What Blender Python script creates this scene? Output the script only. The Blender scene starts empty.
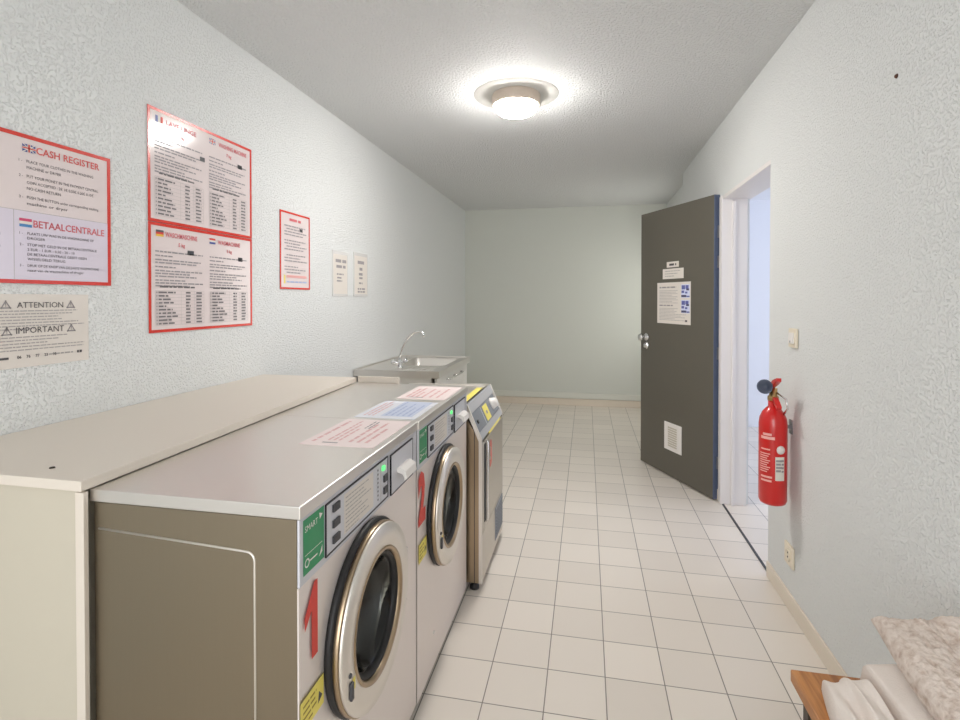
import bpy, bmesh, math, random
from mathutils import Vector, Matrix, noise
SC = bpy.context.scene
COL = SC.collection
PI = math.pi

# ------------------------------------------------------------------ measures
XL, XR, YB, H = -1.561, 0.867, 6.717, 2.5       # left wall, right wall, back wall, ceiling
YF = -1.7                                        # wall behind the camera
T, TX, TY = 0.20235, -1.6654 * 0.20235, 8.3958 * 0.20235   # floor tile pitch and phase

# ------------------------------------------------------------------ camera
cam = bpy.data.cameras.new('camera')
cam.sensor_width = 36.0
cam.lens = 525.3 * 36.0 / 960.0
cam.shift_y = -(360 - 305.15) / 960.0
cam.clip_start = 0.02
camo = bpy.data.objects.new('camera', cam)
COL.objects.link(camo)
camo.location = (0, 0, 1.3434)
camo.rotation_euler = (PI / 2 - 0.0119, 0, 0.2002)
SC.camera = camo

# ------------------------------------------------------------------ world, lights, exposure
w = bpy.data.worlds.new('world')
SC.world = w
w.use_nodes = True
w.node_tree.nodes['Background'].inputs[0].default_value = (0.75, 0.83, 1.0, 1)
w.node_tree.nodes['Background'].inputs[1].default_value = 0.6
LAMP_E = 112.0
LAMP_COL = (1.0, 0.965, 0.925)


def area(name, loc, rot, sx, sy, power, col):
    l = bpy.data.lights.new(name, 'AREA')
    l.shape = 'RECTANGLE'
    l.size, l.size_y, l.energy, l.color = sx, sy, power, col
    o = bpy.data.objects.new(name, l)
    o.location, o.rotation_euler = loc, rot
    COL.objects.link(o)
    return o


# unseen source added for the corridor's daylight, round the corner to the right
area('corridor_daylight', (4.3, 4.35, 1.45), (0, PI / 2, 0), 2.0, 2.2, 32, (0.86, 0.90, 1.0))
# invented fill light behind the camera, added to brighten the near end
area('rear_fill', (-0.35, -1.6, 1.35), (PI / 2, 0, 0), 1.7, 1.9, 33, (0.97, 0.98, 1.0))
# fill light added to brighten the far end, hidden by the open door
area('recess_fill', (XR + 0.08, 5.92, 1.35), (0, -PI / 2, 0), 1.3, 1.1, 9, (1.0, 0.975, 0.93))
SC.view_settings.view_transform = 'Standard'
SC.view_settings.look = 'None'
SC.view_settings.exposure = 0.62
SC.view_settings.gamma = 1.0
SC.view_settings.use_curve_mapping = False
try:
    SC.cycles.max_bounces = 12
    SC.cycles.diffuse_bounces = 9
    SC.cycles.use_denoising = True
    SC.cycles.sample_clamp_indirect = 6.0
except Exception:
    pass


# ------------------------------------------------------------------ materials
def S(r, g, b):
    def c(v):
        v /= 255.0
        return v / 12.92 if v <= 0.04045 else ((v + 0.055) / 1.055) ** 2.4
    return (c(r), c(g), c(b), 1)


MATS = {}


def mat(name, col, rough=0.5, metal=0.0, spec=None, coat=0.0, emit=None, emit_s=0.0, trans=0.0, ior=None):
    if name in MATS:
        return MATS[name]
    m = bpy.data.materials.new(name)
    m.use_nodes = True
    b = m.node_tree.nodes['Principled BSDF']
    b.inputs['Base Color'].default_value = col
    b.inputs['Roughness'].default_value = rough
    b.inputs['Metallic'].default_value = metal
    if spec is not None:
        b.inputs['Specular IOR Level'].default_value = spec
    if coat:
        b.inputs['Coat Weight'].default_value = coat
        b.inputs['Coat Roughness'].default_value = 0.08
    if emit:
        b.inputs['Emission Color'].default_value = emit
        b.inputs['Emission Strength'].default_value = emit_s
    if trans:
        b.inputs['Transmission Weight'].default_value = trans
    if ior:
        b.inputs['IOR'].default_value = ior
    MATS[name] = m
    return m


def nd(m, kind, **kw):
    n = m.node_tree.nodes.new(kind)
    for k, v in kw.items():
        if k in n.inputs:
            n.inputs[k].default_value = v
        else:
            setattr(n, k, v)
    return n


def lk(m, a, b):
    m.node_tree.links.new(a, b)


def bsdf(m):
    return m.node_tree.nodes['Principled BSDF']


def coords(m, scale=(1, 1, 1)):
    g = nd(m, 'ShaderNodeNewGeometry')
    mp = nd(m, 'ShaderNodeMapping')
    mp.inputs['Scale'].default_value = scale
    lk(m, g.outputs['Position'], mp.inputs['Vector'])
    return mp.outputs[0]


def add_bump(m, height, strength, dist):
    bp = nd(m, 'ShaderNodeBump')
    bp.inputs['Strength'].default_value = strength
    bp.inputs['Distance'].default_value = dist
    lk(m, height, bp.inputs['Height'])
    lk(m, bp.outputs[0], bsdf(m).inputs['Normal'])


def noise_mix(m, c1, c2, scale, stretch=(1, 1, 1), detail=3, lo=0.35, hi=0.65):
    n = nd(m, 'ShaderNodeTexNoise', Scale=scale, Detail=detail)
    lk(m, coords(m, stretch), n.inputs['Vector'])
    r = nd(m, 'ShaderNodeValToRGB')
    r.color_ramp.elements[0].position, r.color_ramp.elements[1].position = lo, hi
    r.color_ramp.elements[0].color, r.color_ramp.elements[1].color = c1, c2
    lk(m, n.outputs['Fac'], r.inputs[0])
    lk(m, r.outputs[0], bsdf(m).inputs['Base Color'])
    return n.outputs['Fac']


def stucco(name, col, scale, dist, strength, rough=0.75, lo=0.38, hi=0.48):
    m = mat(name, col, rough, spec=0.3)
    n = nd(m, 'ShaderNodeTexNoise', Scale=scale, Detail=2, Roughness=0.5, Distortion=0.0)
    lk(m, coords(m), n.inputs['Vector'])
    r = nd(m, 'ShaderNodeValToRGB')
    r.color_ramp.elements[0].position, r.color_ramp.elements[1].position = lo, hi
    lk(m, n.outputs['Fac'], r.inputs[0])
    add_bump(m, r.outputs[0], strength, dist)
    return m


M_WALL = stucco('wall_stucco', S(222, 224, 223), 128, 0.003, 0.85)
M_CEIL = stucco('ceiling_stucco', S(220, 221, 221), 80, 0.0042, 1.0, lo=0.40, hi=0.54)
M_BACK = stucco('back_wall_paint', S(206, 208, 201), 120, 0.001, 0.5)
M_CORR = mat('corridor_paint', S(232, 235, 242), 0.7)
M_SMOOTH = mat('smooth_plaster', S(216, 215, 210), 0.6)


def tile_mat():
    m = mat('floor_tiles', S(222, 214, 203), 0.3, spec=0.45)
    g = nd(m, 'ShaderNodeNewGeometry')
    sx = nd(m, 'ShaderNodeSeparateXYZ')
    lk(m, g.outputs['Position'], sx.inputs[0])
    ds, cells = [], []
    for ax, off in ((0, TX), (1, TY)):
        a = nd(m, 'ShaderNodeMath', operation='SUBTRACT')
        a.inputs[1].default_value = off - 200 * T
        lk(m, sx.outputs[ax], a.inputs[0])
        d = nd(m, 'ShaderNodeMath', operation='DIVIDE')
        d.inputs[1].default_value = T
        lk(m, a.outputs[0], d.inputs[0])
        p = nd(m, 'ShaderNodeMath', operation='PINGPONG')
        p.inputs[1].default_value = 0.5
        lk(m, d.outputs[0], p.inputs[0])
        ds.append(p.outputs[0])
        f = nd(m, 'ShaderNodeMath', operation='FLOOR')
        lk(m, d.outputs[0], f.inputs[0])
        cells.append(f.outputs[0])
    mn = nd(m, 'ShaderNodeMath', operation='MINIMUM')
    lk(m, ds[0], mn.inputs[0]); lk(m, ds[1], mn.inputs[1])
    mr = nd(m, 'ShaderNodeMapRange')
    mr.inputs['From Min'].default_value, mr.inputs['From Max'].default_value = 0.0065, 0.012
    lk(m, mn.outputs[0], mr.inputs['Value'])
    cb = nd(m, 'ShaderNodeCombineXYZ')
    lk(m, cells[0], cb.inputs[0]); lk(m, cells[1], cb.inputs[1])
    wn = nd(m, 'ShaderNodeTexWhiteNoise')
    lk(m, cb.outputs[0], wn.inputs['Vector'])
    tr = nd(m, 'ShaderNodeValToRGB')
    tr.color_ramp.elements[0].color, tr.color_ramp.elements[1].color = S(216, 208, 198), S(226, 218, 208)
    lk(m, wn.outputs['Value'], tr.inputs[0])
    mx = nd(m, 'ShaderNodeMixRGB')
    mx.inputs[1].default_value = S(128, 122, 114)
    lk(m, mr.outputs[0], mx.inputs[0]); lk(m, tr.outputs[0], mx.inputs[2])
    lk(m, mx.outputs[0], bsdf(m).inputs['Base Color'])
    add_bump(m, mr.outputs[0], 0.25, 0.002)
    return m


M_TILE = tile_mat()
M_SKIRT = mat('skirting_tile', S(222, 211, 196), 0.4)
M_STRIP = mat('white_strip_paint', S(214, 214, 206), 0.45)


def steel(name, col, rough, stretch):
    m = mat(name, col, rough, 1.0)
    n = nd(m, 'ShaderNodeTexNoise', Scale=4.0, Detail=5)
    lk(m, coords(m, stretch), n.inputs['Vector'])
    mr = nd(m, 'ShaderNodeMapRange')
    mr.inputs['To Min'].default_value, mr.inputs['To Max'].default_value = rough - 0.06, rough + 0.07
    lk(m, n.outputs['Fac'], mr.inputs['Value'])
    lk(m, mr.outputs[0], bsdf(m).inputs['Roughness'])
    return m


M_STEEL = steel('brushed_steel', S(226, 222, 217), 0.33, (1, 90, 1))
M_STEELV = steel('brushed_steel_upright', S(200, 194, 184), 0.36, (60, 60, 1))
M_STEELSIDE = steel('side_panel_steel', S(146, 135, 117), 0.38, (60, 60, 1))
M_FRONT = steel('pale_front_steel', S(228, 220, 216), 0.36, (60, 60, 1))
bsdf(M_FRONT).inputs['Metallic'].default_value = 0.45
M_CHROME = mat('chrome', S(225, 225, 225), 0.12, 1.0)
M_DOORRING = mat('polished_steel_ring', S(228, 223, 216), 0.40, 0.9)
M_BRONZE = mat('bronze_tinted_steel', S(176, 156, 130), 0.32, 1.0)
M_CTRL = mat('pale_control_plastic', S(205, 206, 212), 0.42, 0.25)
M_DRYPANEL = mat('grey_control_plastic', S(120, 124, 132), 0.4, 0.3)
M_BLACK = mat('black_rubber', S(24, 23, 24), 0.5)
M_DARK = mat('dark_grey_plastic', S(60, 60, 64), 0.5)
M_DRUM = mat('drum_steel', S(120, 116, 108), 0.35, 1.0)
M_GLASS = mat('porthole_glass', (0.85, 0.87, 0.85, 1), 0.03, trans=1.0, ior=1.45)
M_WHITEPL = mat('white_plastic', S(228, 224, 220), 0.4)
M_GREEN = mat('green_label', S(46, 140, 92), 0.45)
M_RED = mat('red_print', S(206, 58, 48), 0.45)
M_YEL = mat('yellow_label', S(230, 214, 104), 0.5)
M_LED = mat('green_led', S(90, 220, 120), 0.4, emit=S(90, 230, 120), emit_s=0.8)
M_PRINT = mat('black_print', S(78, 75, 78), 0.6)
M_GREYPRINT = mat('grey_print', S(150, 145, 147), 0.6)
M_FAINT = mat('faint_print', S(172, 168, 166), 0.6)
M_PINKPRINT = mat('pink_print', S(206, 104, 112), 0.5)
M_LAM = mat('laminated_paper', S(222, 210, 209), 0.11, spec=0.5)
M_LAM2 = mat('laminated_lavender_paper', S(214, 206, 218), 0.16, spec=0.5)
M_PAPER = mat('matt_paper', S(218, 211, 203), 0.5)
M_PAPERP = mat('pinkish_paper', S(238, 222, 220), 0.4)
M_PAPERB = mat('pale_blue_paper', S(222, 224, 232), 0.4)
M_BLUEP = mat('blue_print', S(160, 174, 208), 0.5)
M_SLEEVE = mat('plastic_sleeve', S(216, 214, 212), 0.18)
M_BORDER = mat('red_border', S(206, 62, 52), 0.22, spec=0.5)
M_FLAGB = mat('flag_blue', S(50, 70, 140), 0.4)
M_FLAGLB = mat('flag_light_blue', S(70, 130, 185), 0.4)
M_FLAGPINK = mat('flag_pink_red', S(205, 70, 110), 0.4)
M_GOLD = mat('flag_gold', S(225, 180, 60), 0.4)
M_CAB = mat('cream_laminate', S(212, 203, 191), 0.38)
M_CABSIDE = mat('pale_grey_laminate', S(190, 183, 167), 0.45)
M_WHITELAM = mat('white_laminate', S(226, 224, 218), 0.4)
M_DOOR = mat('dark_grey_door_paint', S(92, 88, 78), 0.42)
M_DOOREDGE = mat('blue_grey_door_edge', S(84, 96, 122), 0.5)
M_FRAME = mat('white_frame_paint', S(226, 222, 220), 0.4)
M_EXT = mat('red_enamel', S(200, 26, 24), 0.28, coat=0.4)
M_BEIGEPL = mat('beige_plastic', S(226, 216, 196), 0.4)
M_ZINC = mat('zinc_hinge', S(150, 152, 156), 0.4, 0.9)
M_WOOD = mat('oak_veneer', S(176, 116, 62), 0.42)
noise_mix(M_WOOD, S(150, 94, 48), S(194, 134, 76), 5, (22, 1.6, 8), 5, 0.3, 0.7)
M_LEG = mat('dark_brown_metal', S(66, 56, 48), 0.45, 0.6)
M_TOWEL = mat('white_terry', S(226, 216, 208), 0.9)
n_ = nd(M_TOWEL, 'ShaderNodeTexNoise', Scale=260, Detail=2)
lk(M_TOWEL, coords(M_TOWEL), n_.inputs['Vector'])
add_bump(M_TOWEL, n_.outputs['Fac'], 0.5, 0.003)
M_FLEECE = mat('beige_fleece', S(206, 188, 174), 0.95)
f_ = noise_mix(M_FLEECE, S(184, 164, 150), S(216, 203, 193), 60, (1, 1, 1), 6, 0.3, 0.56)
add_bump(M_FLEECE, f_, 0.8, 0.012)
M_GLOW = mat('lamp_glass', S(255, 252, 246), 0.3, emit=(*LAMP_COL, 1), emit_s=LAMP_E)


# ------------------------------------------------------------------ mesh helpers
def box(bm, x0, x1, y0, y1, z0, z1, bev=0.0, mi=0):
    vs = [bm.verts.new((x, y, z)) for x in (x0, x1) for y in (y0, y1) for z in (z0, z1)]
    F = [(0, 1, 3, 2), (4, 6, 7, 5), (0, 4, 5, 1), (2, 3, 7, 6), (0, 2, 6, 4), (1, 5, 7, 3)]
    fs = [bm.faces.new([vs[i] for i in f]) for f in F]
    for f in fs:
        f.material_index = mi
    if bev > 0:
        es = list({e for f in fs for e in f.edges})
        r = bmesh.ops.bevel(bm, geom=es, offset=bev, segments=2, affect='EDGES', profile=0.5)
        for f in r['faces']:
            f.material_index = mi


def prism(bm, poly, axis, a, b, mi=0, bev=0.0):
    """poly: 2D points; extruded along axis ('x': (y,z); 'y': (x,z); 'z': (x,y)) from a to b"""
    def P(p, t):
        return {'x': (t, p[0], p[1]), 'y': (p[0], t, p[1]), 'z': (p[0], p[1], t)}[axis]
    A = [bm.verts.new(P(p, a)) for p in poly]
    B = [bm.verts.new(P(p, b)) for p in poly]
    fs = [bm.faces.new(A), bm.faces.new(B[::-1])]
    n = len(poly)
    for i in range(n):
        fs.append(bm.faces.new((A[i], B[i], B[(i + 1) % n], A[(i + 1) % n])))
    for f in fs:
        f.material_index = mi
    if bev:
        es = list({e for f in fs for e in f.edges})
        bmesh.ops.bevel(bm, geom=es, offset=bev, segments=2, affect='EDGES', profile=0.5)
    bmesh.ops.recalc_face_normals(bm, faces=bm.faces[:])


def frame_of(d):
    d = Vector(d).normalized()
    u = d.orthogonal().normalized()
    return u, d.cross(u)


def tube(bm, pts, r, seg=12, caps=True, mi=0):
    pts = [Vector(p) for p in pts]
    rs = r if isinstance(r, (list, tuple)) else [r] * len(pts)
    rings = []
    u = None
    for i, p in enumerate(pts):
        d = (pts[min(i + 1, len(pts) - 1)] - pts[max(i - 1, 0)]).normalized()
        if u is None:
            u = d.orthogonal().normalized()
        else:
            u = (u - d * u.dot(d)).normalized()
        v = d.cross(u)
        rings.append([bm.verts.new(p + (u * math.cos(2 * PI * k / seg) + v * math.sin(2 * PI * k / seg)) * rs[i]) for k in range(seg)])
    for a, b in zip(rings, rings[1:]):
        for k in range(seg):
            f = bm.faces.new((a[k], a[(k + 1) % seg], b[(k + 1) % seg], b[k]))
            f.smooth = True
            f.material_index = mi
    if caps:
        for rg in (rings[0][::-1], rings[-1]):
            f = bm.faces.new(rg)
            f.material_index = mi


def lathe(bm, prof, c, axis, seg=48, mi=0, close=False, squash=None):
    """prof: (radius, distance along axis); c: centre; axis: direction"""
    c = Vector(c)
    d = Vector(axis).normalized()
    u, v = frame_of(d)
    rings = []
    for r, t in prof:
        if r < 1e-6:
            rings.append([bm.verts.new(c + d * t)])
        else:
            rings.append([bm.verts.new(c + d * t + (u * math.cos(2 * PI * k / seg) + v * math.sin(2 * PI * k / seg)) * r) for k in range(seg)])
    prs = list(zip(rings, rings[1:]))
    if close:
        prs.append((rings[-1], rings[0]))
    for a, b in prs:
        for k in range(seg):
            k2 = (k + 1) % seg
            if len(a) == 1 and len(b) == 1:
                continue
            if len(a) == 1:
                f = bm.faces.new((a[0], b[k2], b[k]))
            elif len(b) == 1:
                f = bm.faces.new((a[k], a[k2], b[0]))
            else:
                f = bm.faces.new((a[k], a[k2], b[k2], b[k]))
            f.smooth = True
            f.material_index = mi
    bmesh.ops.recalc_face_normals(bm, faces=bm.faces[:])


MW = {}


def wmat(o):
    return MW.get(o.name, Matrix.Identity(4))


def obj(name, bm, m, parent=None, local=False, smooth=False):
    """one bmesh -> one mesh object; geometry is given in world space unless local"""
    me = bpy.data.meshes.new(name)
    if parent is not None and not local:
        bm.transform(wmat(parent).inverted())
    if smooth:
        for f in bm.faces:
            f.smooth = True
    bm.to_mesh(me)
    bm.free()
    for x in (m if isinstance(m, (list, tuple)) else [m]):
        me.materials.append(x)
    o = bpy.data.objects.new(name, me)
    COL.objects.link(o)
    if parent is not None:
        o.parent = parent
        MW[o.name] = wmat(parent)
    return o


def tag(o, label, cat, group=None, kind=None):
    o['label'] = label
    o['category'] = cat
    if group:
        o['group'] = group
    if kind:
        o['kind'] = kind
    return o


def thing(name, label, cat, loc, rz=0.0, group=None, kind=None):
    o = bpy.data.objects.new(name, None)
    o.empty_display_size = 0.05
    o.location = loc
    o.rotation_euler = (0, 0, rz)
    COL.objects.link(o)
    MW[o.name] = Matrix.Translation(Vector(loc)) @ Matrix.Rotation(rz, 4, 'Z')
    return tag(o, label, cat, group, kind)


def struct(name, bm, m, parent=None, label=None, cat=None):
    o = obj(name, bm, m, parent)
    o['kind'] = 'structure'
    o['label'] = label
    o['category'] = cat
    return o


def B():
    return bmesh.new()


class Sheet:
    """a flat sheet: local a (reading direction), b (up), c (out of the surface)"""
    def __init__(s, o, ux, uy, parent, base=0.0):
        ux, uy = Vector(ux).normalized(), Vector(uy).normalized()
        n = ux.cross(uy)
        s.M = Matrix(((ux.x, uy.x, n.x, o[0]), (ux.y, uy.y, n.y, o[1]), (ux.z, uy.z, n.z, o[2]), (0, 0, 0, 1)))
        s.parent = parent
        s.base = base
        s.rng = random.Random(hash(round(o[1] * 1000 + o[2] * 77)) & 0xffff)

    def rect(s, bm, a0, b0, a1, b1, c0, c1, mi=0):
        t = B()
        box(t, a0, a1, b0, b1, c0 + s.base, c1 + s.base)
        for f in t.faces:
            f.material_index = mi
        s.merge(bm, t)

    def merge(s, bm, t):
        bmesh.ops.recalc_face_normals(t, faces=t.faces[:])
        t.transform(s.M)
        me = bpy.data.meshes.new('tmp')
        t.to_mesh(me)
        t.free()
        bm.from_mesh(me)
        bpy.data.meshes.remove(me)

    def ink(s, bm, a0, b0, a1, b1, c=0.0012, mi=0):
        s.poly(bm, [(a0, b0), (a1, b0), (a1, b1), (a0, b1)], c, mi)

    def poly(s, bm, pts, c=0.0012, mi=0):
        f = bm.faces.new([bm.verts.new(s.M @ Vector((a, b, c + s.base))) for a, b in pts])
        f.material_index = mi

    def text(s, bm, txt, a, b, width=None, height=0.02, c=0.0013, mi=0, bold=0.0, align='L'):
        cu = bpy.data.curves.new('txt', 'FONT')
        cu.body = txt
        cu.size = 1.0
        cu.offset = bold
        cu.resolution_u = 2
        to = bpy.data.objects.new('txt', cu)
        COL.objects.link(to)
        dg = bpy.context.evaluated_depsgraph_get()
        me = bpy.data.meshes.new_from_object(to.evaluated_get(dg))
        bpy.data.objects.remove(to)
        bpy.data.curves.remove(cu)
        if not len(me.vertices):
            bpy.data.meshes.remove(me)
            return
        xs = [v.co.x for v in me.vertices]
        ys = [v.co.y for v in me.vertices]
        x0, x1, y0 = min(xs), max(xs), 0.0
        h = 0.70 if any(ch.isupper() or ch.isdigit() for ch in txt) else max(ys)
        sy = height / h
        sx = width / (x1 - x0) if width else sy
        off = {'L': 0, 'C': -0.5 * (x1 - x0) * sx, 'R': -(x1 - x0) * sx}[align]
        for v in me.vertices:
            v.co = s.M @ Vector((a + off + (v.co.x - x0) * sx, b + (v.co.y - y0) * sy, c + s.base))
        for p in me.polygons:
            p.material_index = mi
        n0 = len(bm.faces)
        bm.from_mesh(me)
        bm.faces.ensure_lookup_table()
        for f in bm.faces[n0:]:
            f.material_index = mi
        bpy.data.meshes.remove(me)

    def words(s, bm, a0, a1, b, h, c=0.0012, mi=0, fill=1.0):
        """one row of print too small to read: word-length strokes"""
        a = a0
        end = a0 + (a1 - a0) * fill
        while a < end:
            wl = s.rng.uniform(2.0, 7.0) * h
            e = min(a + wl, end)
            s.ink(bm, a, b, e, b + h, c, mi)
            a = e + h * 0.8

    def border(s, bm, W, Hh, t, c0, c1):
        s.rect(bm, 0, 0, W, t, c0, c1)
        s.rect(bm, 0, Hh - t, W, Hh, c0, c1)
        s.rect(bm, 0, t, t, Hh - t, c0, c1)
        s.rect(bm, W - t, t, W, Hh - t, c0, c1)


# ================================================================== THE SETTING
b = B(); box(b, XL - 0.2, 2.6, YF - 0.2, YB + 0.2, -0.12, 0.0)
struct('floor', b, M_TILE, label='pale beige square tiled floor', cat='floor')
b = B(); box(b, XL - 0.2, 2.6, YF - 0.2, YB + 0.2, H, H + 0.12)
struct('ceiling', b, M_CEIL, label='white roughcast ceiling', cat='ceiling')
b = B(); box(b, XL - 0.15, XL, YF - 0.15, YB + 0.15, 0, H)
struct('wall_left', b, M_WALL, label='white textured wall on the left behind the machines', cat='wall')
b = B(); box(b, XL, 2.5, YB, YB + 0.15, 0, H)
struct('wall_back', b, M_BACK, label='grey white wall at the far end', cat='wall')
b = B(); box(b, XL, 2.5, YF - 0.15, YF, 0, H)
struct('wall_front', b, M_WALL, label='wall behind the photographer', cat='wall')
DY0, DY1, DZ, WT = 2.765, 3.70, 2.015, 0.17
b = B()
box(b, XR, XR + WT, YF, DY0, 0, H)
box(b, XR, XR + WT, DY1, 5.127, 0, H)
box(b, XR, XR + WT, DY0, DY1, DZ, H)
box(b, XR + 0.087, XR + WT, 5.127, YB, 0, H)
struct('wall_right', b, M_WALL, label='white textured wall on the right with the doorway', cat='wall')
b = B(); box(b, XR + WT, 4.6, 5.95, 6.05, 0, H)
struct('wall_north', b, M_CORR, label='bright white corridor wall beyond the doorway', cat='wall')
b = B(); box(b, XR + WT, 4.6, 2.2, 2.3, 0, H)
struct('wall_south', b, M_CORR, label='near wall of the corridor beyond the doorway', cat='wall')
b = B(); box(b, 2.6, 4.6, 2.2, 6.05, -0.12, 0.0)
struct('floor', b, M_TILE, label='tiled corridor floor beyond the doorway', cat='floor')
b = B(); box(b, XR + WT, 4.6, 2.2, 6.05, 2.37, 2.47)
struct('ceiling', b, M_CORR, label='corridor ceiling beyond the doorway', cat='ceiling')
b = B(); box(b, 4.5, 4.6, 2.3, 5.95, 0, H)
struct('wall_east', b, M_CORR, label='end wall of the corridor', cat='wall')
# skirtings
b = B(); box(b, XL, XR + 0.087, YB - 0.012, YB, 0, 0.085, 0.003)
struct('baseboard_back', b, M_SKIRT, label='beige tile skirting along the far wall', cat='baseboard')
b = B(); box(b, XL, XR + 0.087, YB - 0.022, YB, 0.088, 0.16, 0.006)
struct('trim_1', b, M_STRIP, label='white strip above the far skirting', cat='trim')
b = B()
box(b, XR - 0.010, XR, YF, DY0 - 0.005, 0, 0.075, 0.003)
box(b, XR - 0.010, XR, DY1 + 0.03, 5.127, 0, 0.075, 0.003)
struct('baseboard_right', b, M_SKIRT, label='beige tile skirting along the right wall', cat='baseboard')
b = B(); box(b, XL, XL + 0.010, 4.3, YB, 0, 0.085, 0.003)
struct('baseboard_left', b, M_SKIRT, label='beige tile skirting along the left wall', cat='baseboard')
b = B(); box(b, XR + 0.004, XR + 0.016, DY0, DY1, 0, 0.004)
struct('trim_2', b, M_DARK, label='dark metal threshold strip in the doorway', cat='trim')
# door frame
b = B()
box(b, XR - 0.008, XR + 0.150, DY1 - 0.035, DY1 + 0.028, 0, DZ + 0.0, 0.003)     # far jamb
box(b, XR + 0.055, XR + 0.075, DY1 - 0.05, DY1 - 0.03, 0, DZ - 0.04, 0.003)           # rebate stop
box(b, XR + 0.002, XR + WT + 0.01, DY0 - 0.006, DY0 + 0.010, 0, DZ, 0.002)            # near jamb
box(b, XR + 0.001, XR + WT + 0.01, DY0 - 0.006, DY1 + 0.028, DZ - 0.022, DZ + 0.012, 0.003)   # head
struct('trim_3', b, M_FRAME, label='white painted door frame', cat='trim')

# ================================================================== THE DOOR
HX, HY = 0.829, 3.724
DL = 0.882
dd = Vector((0.441 - HX, 4.516 - HY, 0)).normalized()
rz = math.atan2(dd.y, dd.x)
door = thing('door_1', 'open dark grey door leaf swung back into the room', 'door', (HX, HY, 0), rz, kind='structure')
MD = wmat(door)
# local: +x from hinge to free edge, +y is the side turned towards the camera
side = 1.0 if (MD.to_3x3() @ Vector((0, 1, 0))).dot(Vector((-0.5, -0.8, 0))) > 0 else -1.0
TH = 0.045
fy0, fy1 = (-TH, 0.0) if side > 0 else (0.0, TH)
b = B(); box(b, 0.004, DL, fy0, fy1, 0.008, 2.035, 0.002)
obj('door_leaf', b, M_DOOR, door, local=True)
b = B(); box(b, 0.0, 0.004, fy0, fy1, 0.008, 2.035)
o = obj('edge_strip', b, M_DOOREDGE, door, local=True); o['label'] = 'blue grey hinge edge of the door'
yb = fy0 - 0.008 if side > 0 else fy1 + 0.008
for hz in (1.79, 1.59, 0.98, 0.25):
    b = B()
    tube(b, [(-0.010, yb, hz - 0.045), (-0.010, yb, hz + 0.045)], 0.009, 12)
    box(b, -0.010, 0.004, min(yb, yb + side * 0.03), max(yb, yb + side * 0.03), hz - 0.04, hz + 0.04)
    obj('hinge', b, M_ZINC, door, local=True)
n1 = side
b = B()
lathe(b, [(0.0, 0.0), (0.032, 0.0), (0.032, 0.008), (0.024, 0.012), (0.012, 0.014), (0.012, 0.034), (0.026, 0.042), (0.030, 0.054), (0.026, 0.066), (0.0, 0.070)], (0.796, 0, 1.035), (0, n1, 0), 28)
obj('door_knob', b, M_CHROME, door, local=True)
b = B()
lathe(b, [(0.0, 0.0), (0.030, 0.0), (0.030, 0.007), (0.020, 0.011), (0.018, 0.022), (0.0, 0.022)], (0.796, 0, 0.968), (0, n1, 0), 24)
obj('lock_cylinder', b, M_CHROME, door, local=True)
b = B()
yy = sorted((n1 * 0.0, n1 * 0.008))
box(b, 0.334, 0.542, yy[0], yy[1], 0.204, 0.412, 0.003)
vp = obj('vent_plate', b, M_WHITEPL, door, local=True); vp['label'] = 'small white square vent plate low on the door'
b = B()
yy = sorted((n1 * 0.008, n1 * 0.011))
for k in range(9):
    box(b, 0.385, 0.49, yy[0], yy[1], 0.235 + k * 0.017, 0.245 + k * 0.017, 0.001)
obj('louvre', b, M_CABSIDE, vp, local=True)


def door_sheet(name, label, cat, s0, z0, s1, z1, paper, group=None):
    """s measured from the hinge; s0 > s1 because the reader sees the hinge on the right"""
    p = MD @ Vector((s0, n1 * 0.001, z0))
    t = thing(name, label, cat, p, rz, group)
    ux = MD.to_3x3() @ Vector((-1, 0, 0))
    sh = Sheet(p, ux, (0, 0, 1), t)
    W, Hh = s0 - s1, z1 - z0
    bm = B(); sh.rect(bm, 0, 0, W, Hh, 0.0, 0.0008)
    obj('sheet', bm, paper, t)
    return t, sh, W, Hh


t, sh, W, Hh = door_sheet('door_label', 'small white printed label highest on the dark door', 'label', 0.526, 1.580, 0.378, 1.622, M_PAPER)
b = B(); sh.words(b, W * 0.22, W * 0.80, 0.012, 0.016)
obj('printed_text', b, M_PRINT, t)
t, sh, W, Hh = door_sheet('door_label', 'blank looking white label strip above the notice on the dark door', 'label', 0.577, 1.494, 0.322, 1.570, M_PAPER)
b = B()
for k in range(3):
    sh.words(b, 0.03, W - 0.03, 0.055 - k * 0.019, 0.006, fill=(0.95, 0.8, 0.6)[k])
obj('printed_text', b, M_FAINT, t)
t, sh, W, Hh = door_sheet('notice', 'white notice with two blue pictures taped to the dark door', 'notice', 0.648, 1.157, 0.24, 1.467, M_PAPER)
b = B()
sh.words(b, 0.03, 0.24, 0.268, 0.011, mi=1)
for k in range(9):
    sh.words(b, 0.03, 0.26, 0.246 - k * 0.0115, 0.0045, mi=0, fill=(1, .9, 1, .7)[k % 4])
obj('printed_text', b, [M_FAINT, M_GREYPRINT, M_PRINT], t)
b = B()
sh.words(b, 0.03, 0.20, 0.132, 0.010, mi=1)
for k in range(9):
    sh.words(b, 0.03, (0.26 if k < 3 else 0.36), 0.112 - k * 0.0108, 0.0045, mi=0, fill=(1, .8, .95, .6)[k % 4])
sh.ink(b, 0.345, 0.02, 0.37, 0.034, mi=2)
obj('printed_text', b, [M_FAINT, M_GREYPRINT, M_PRINT], t)
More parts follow.
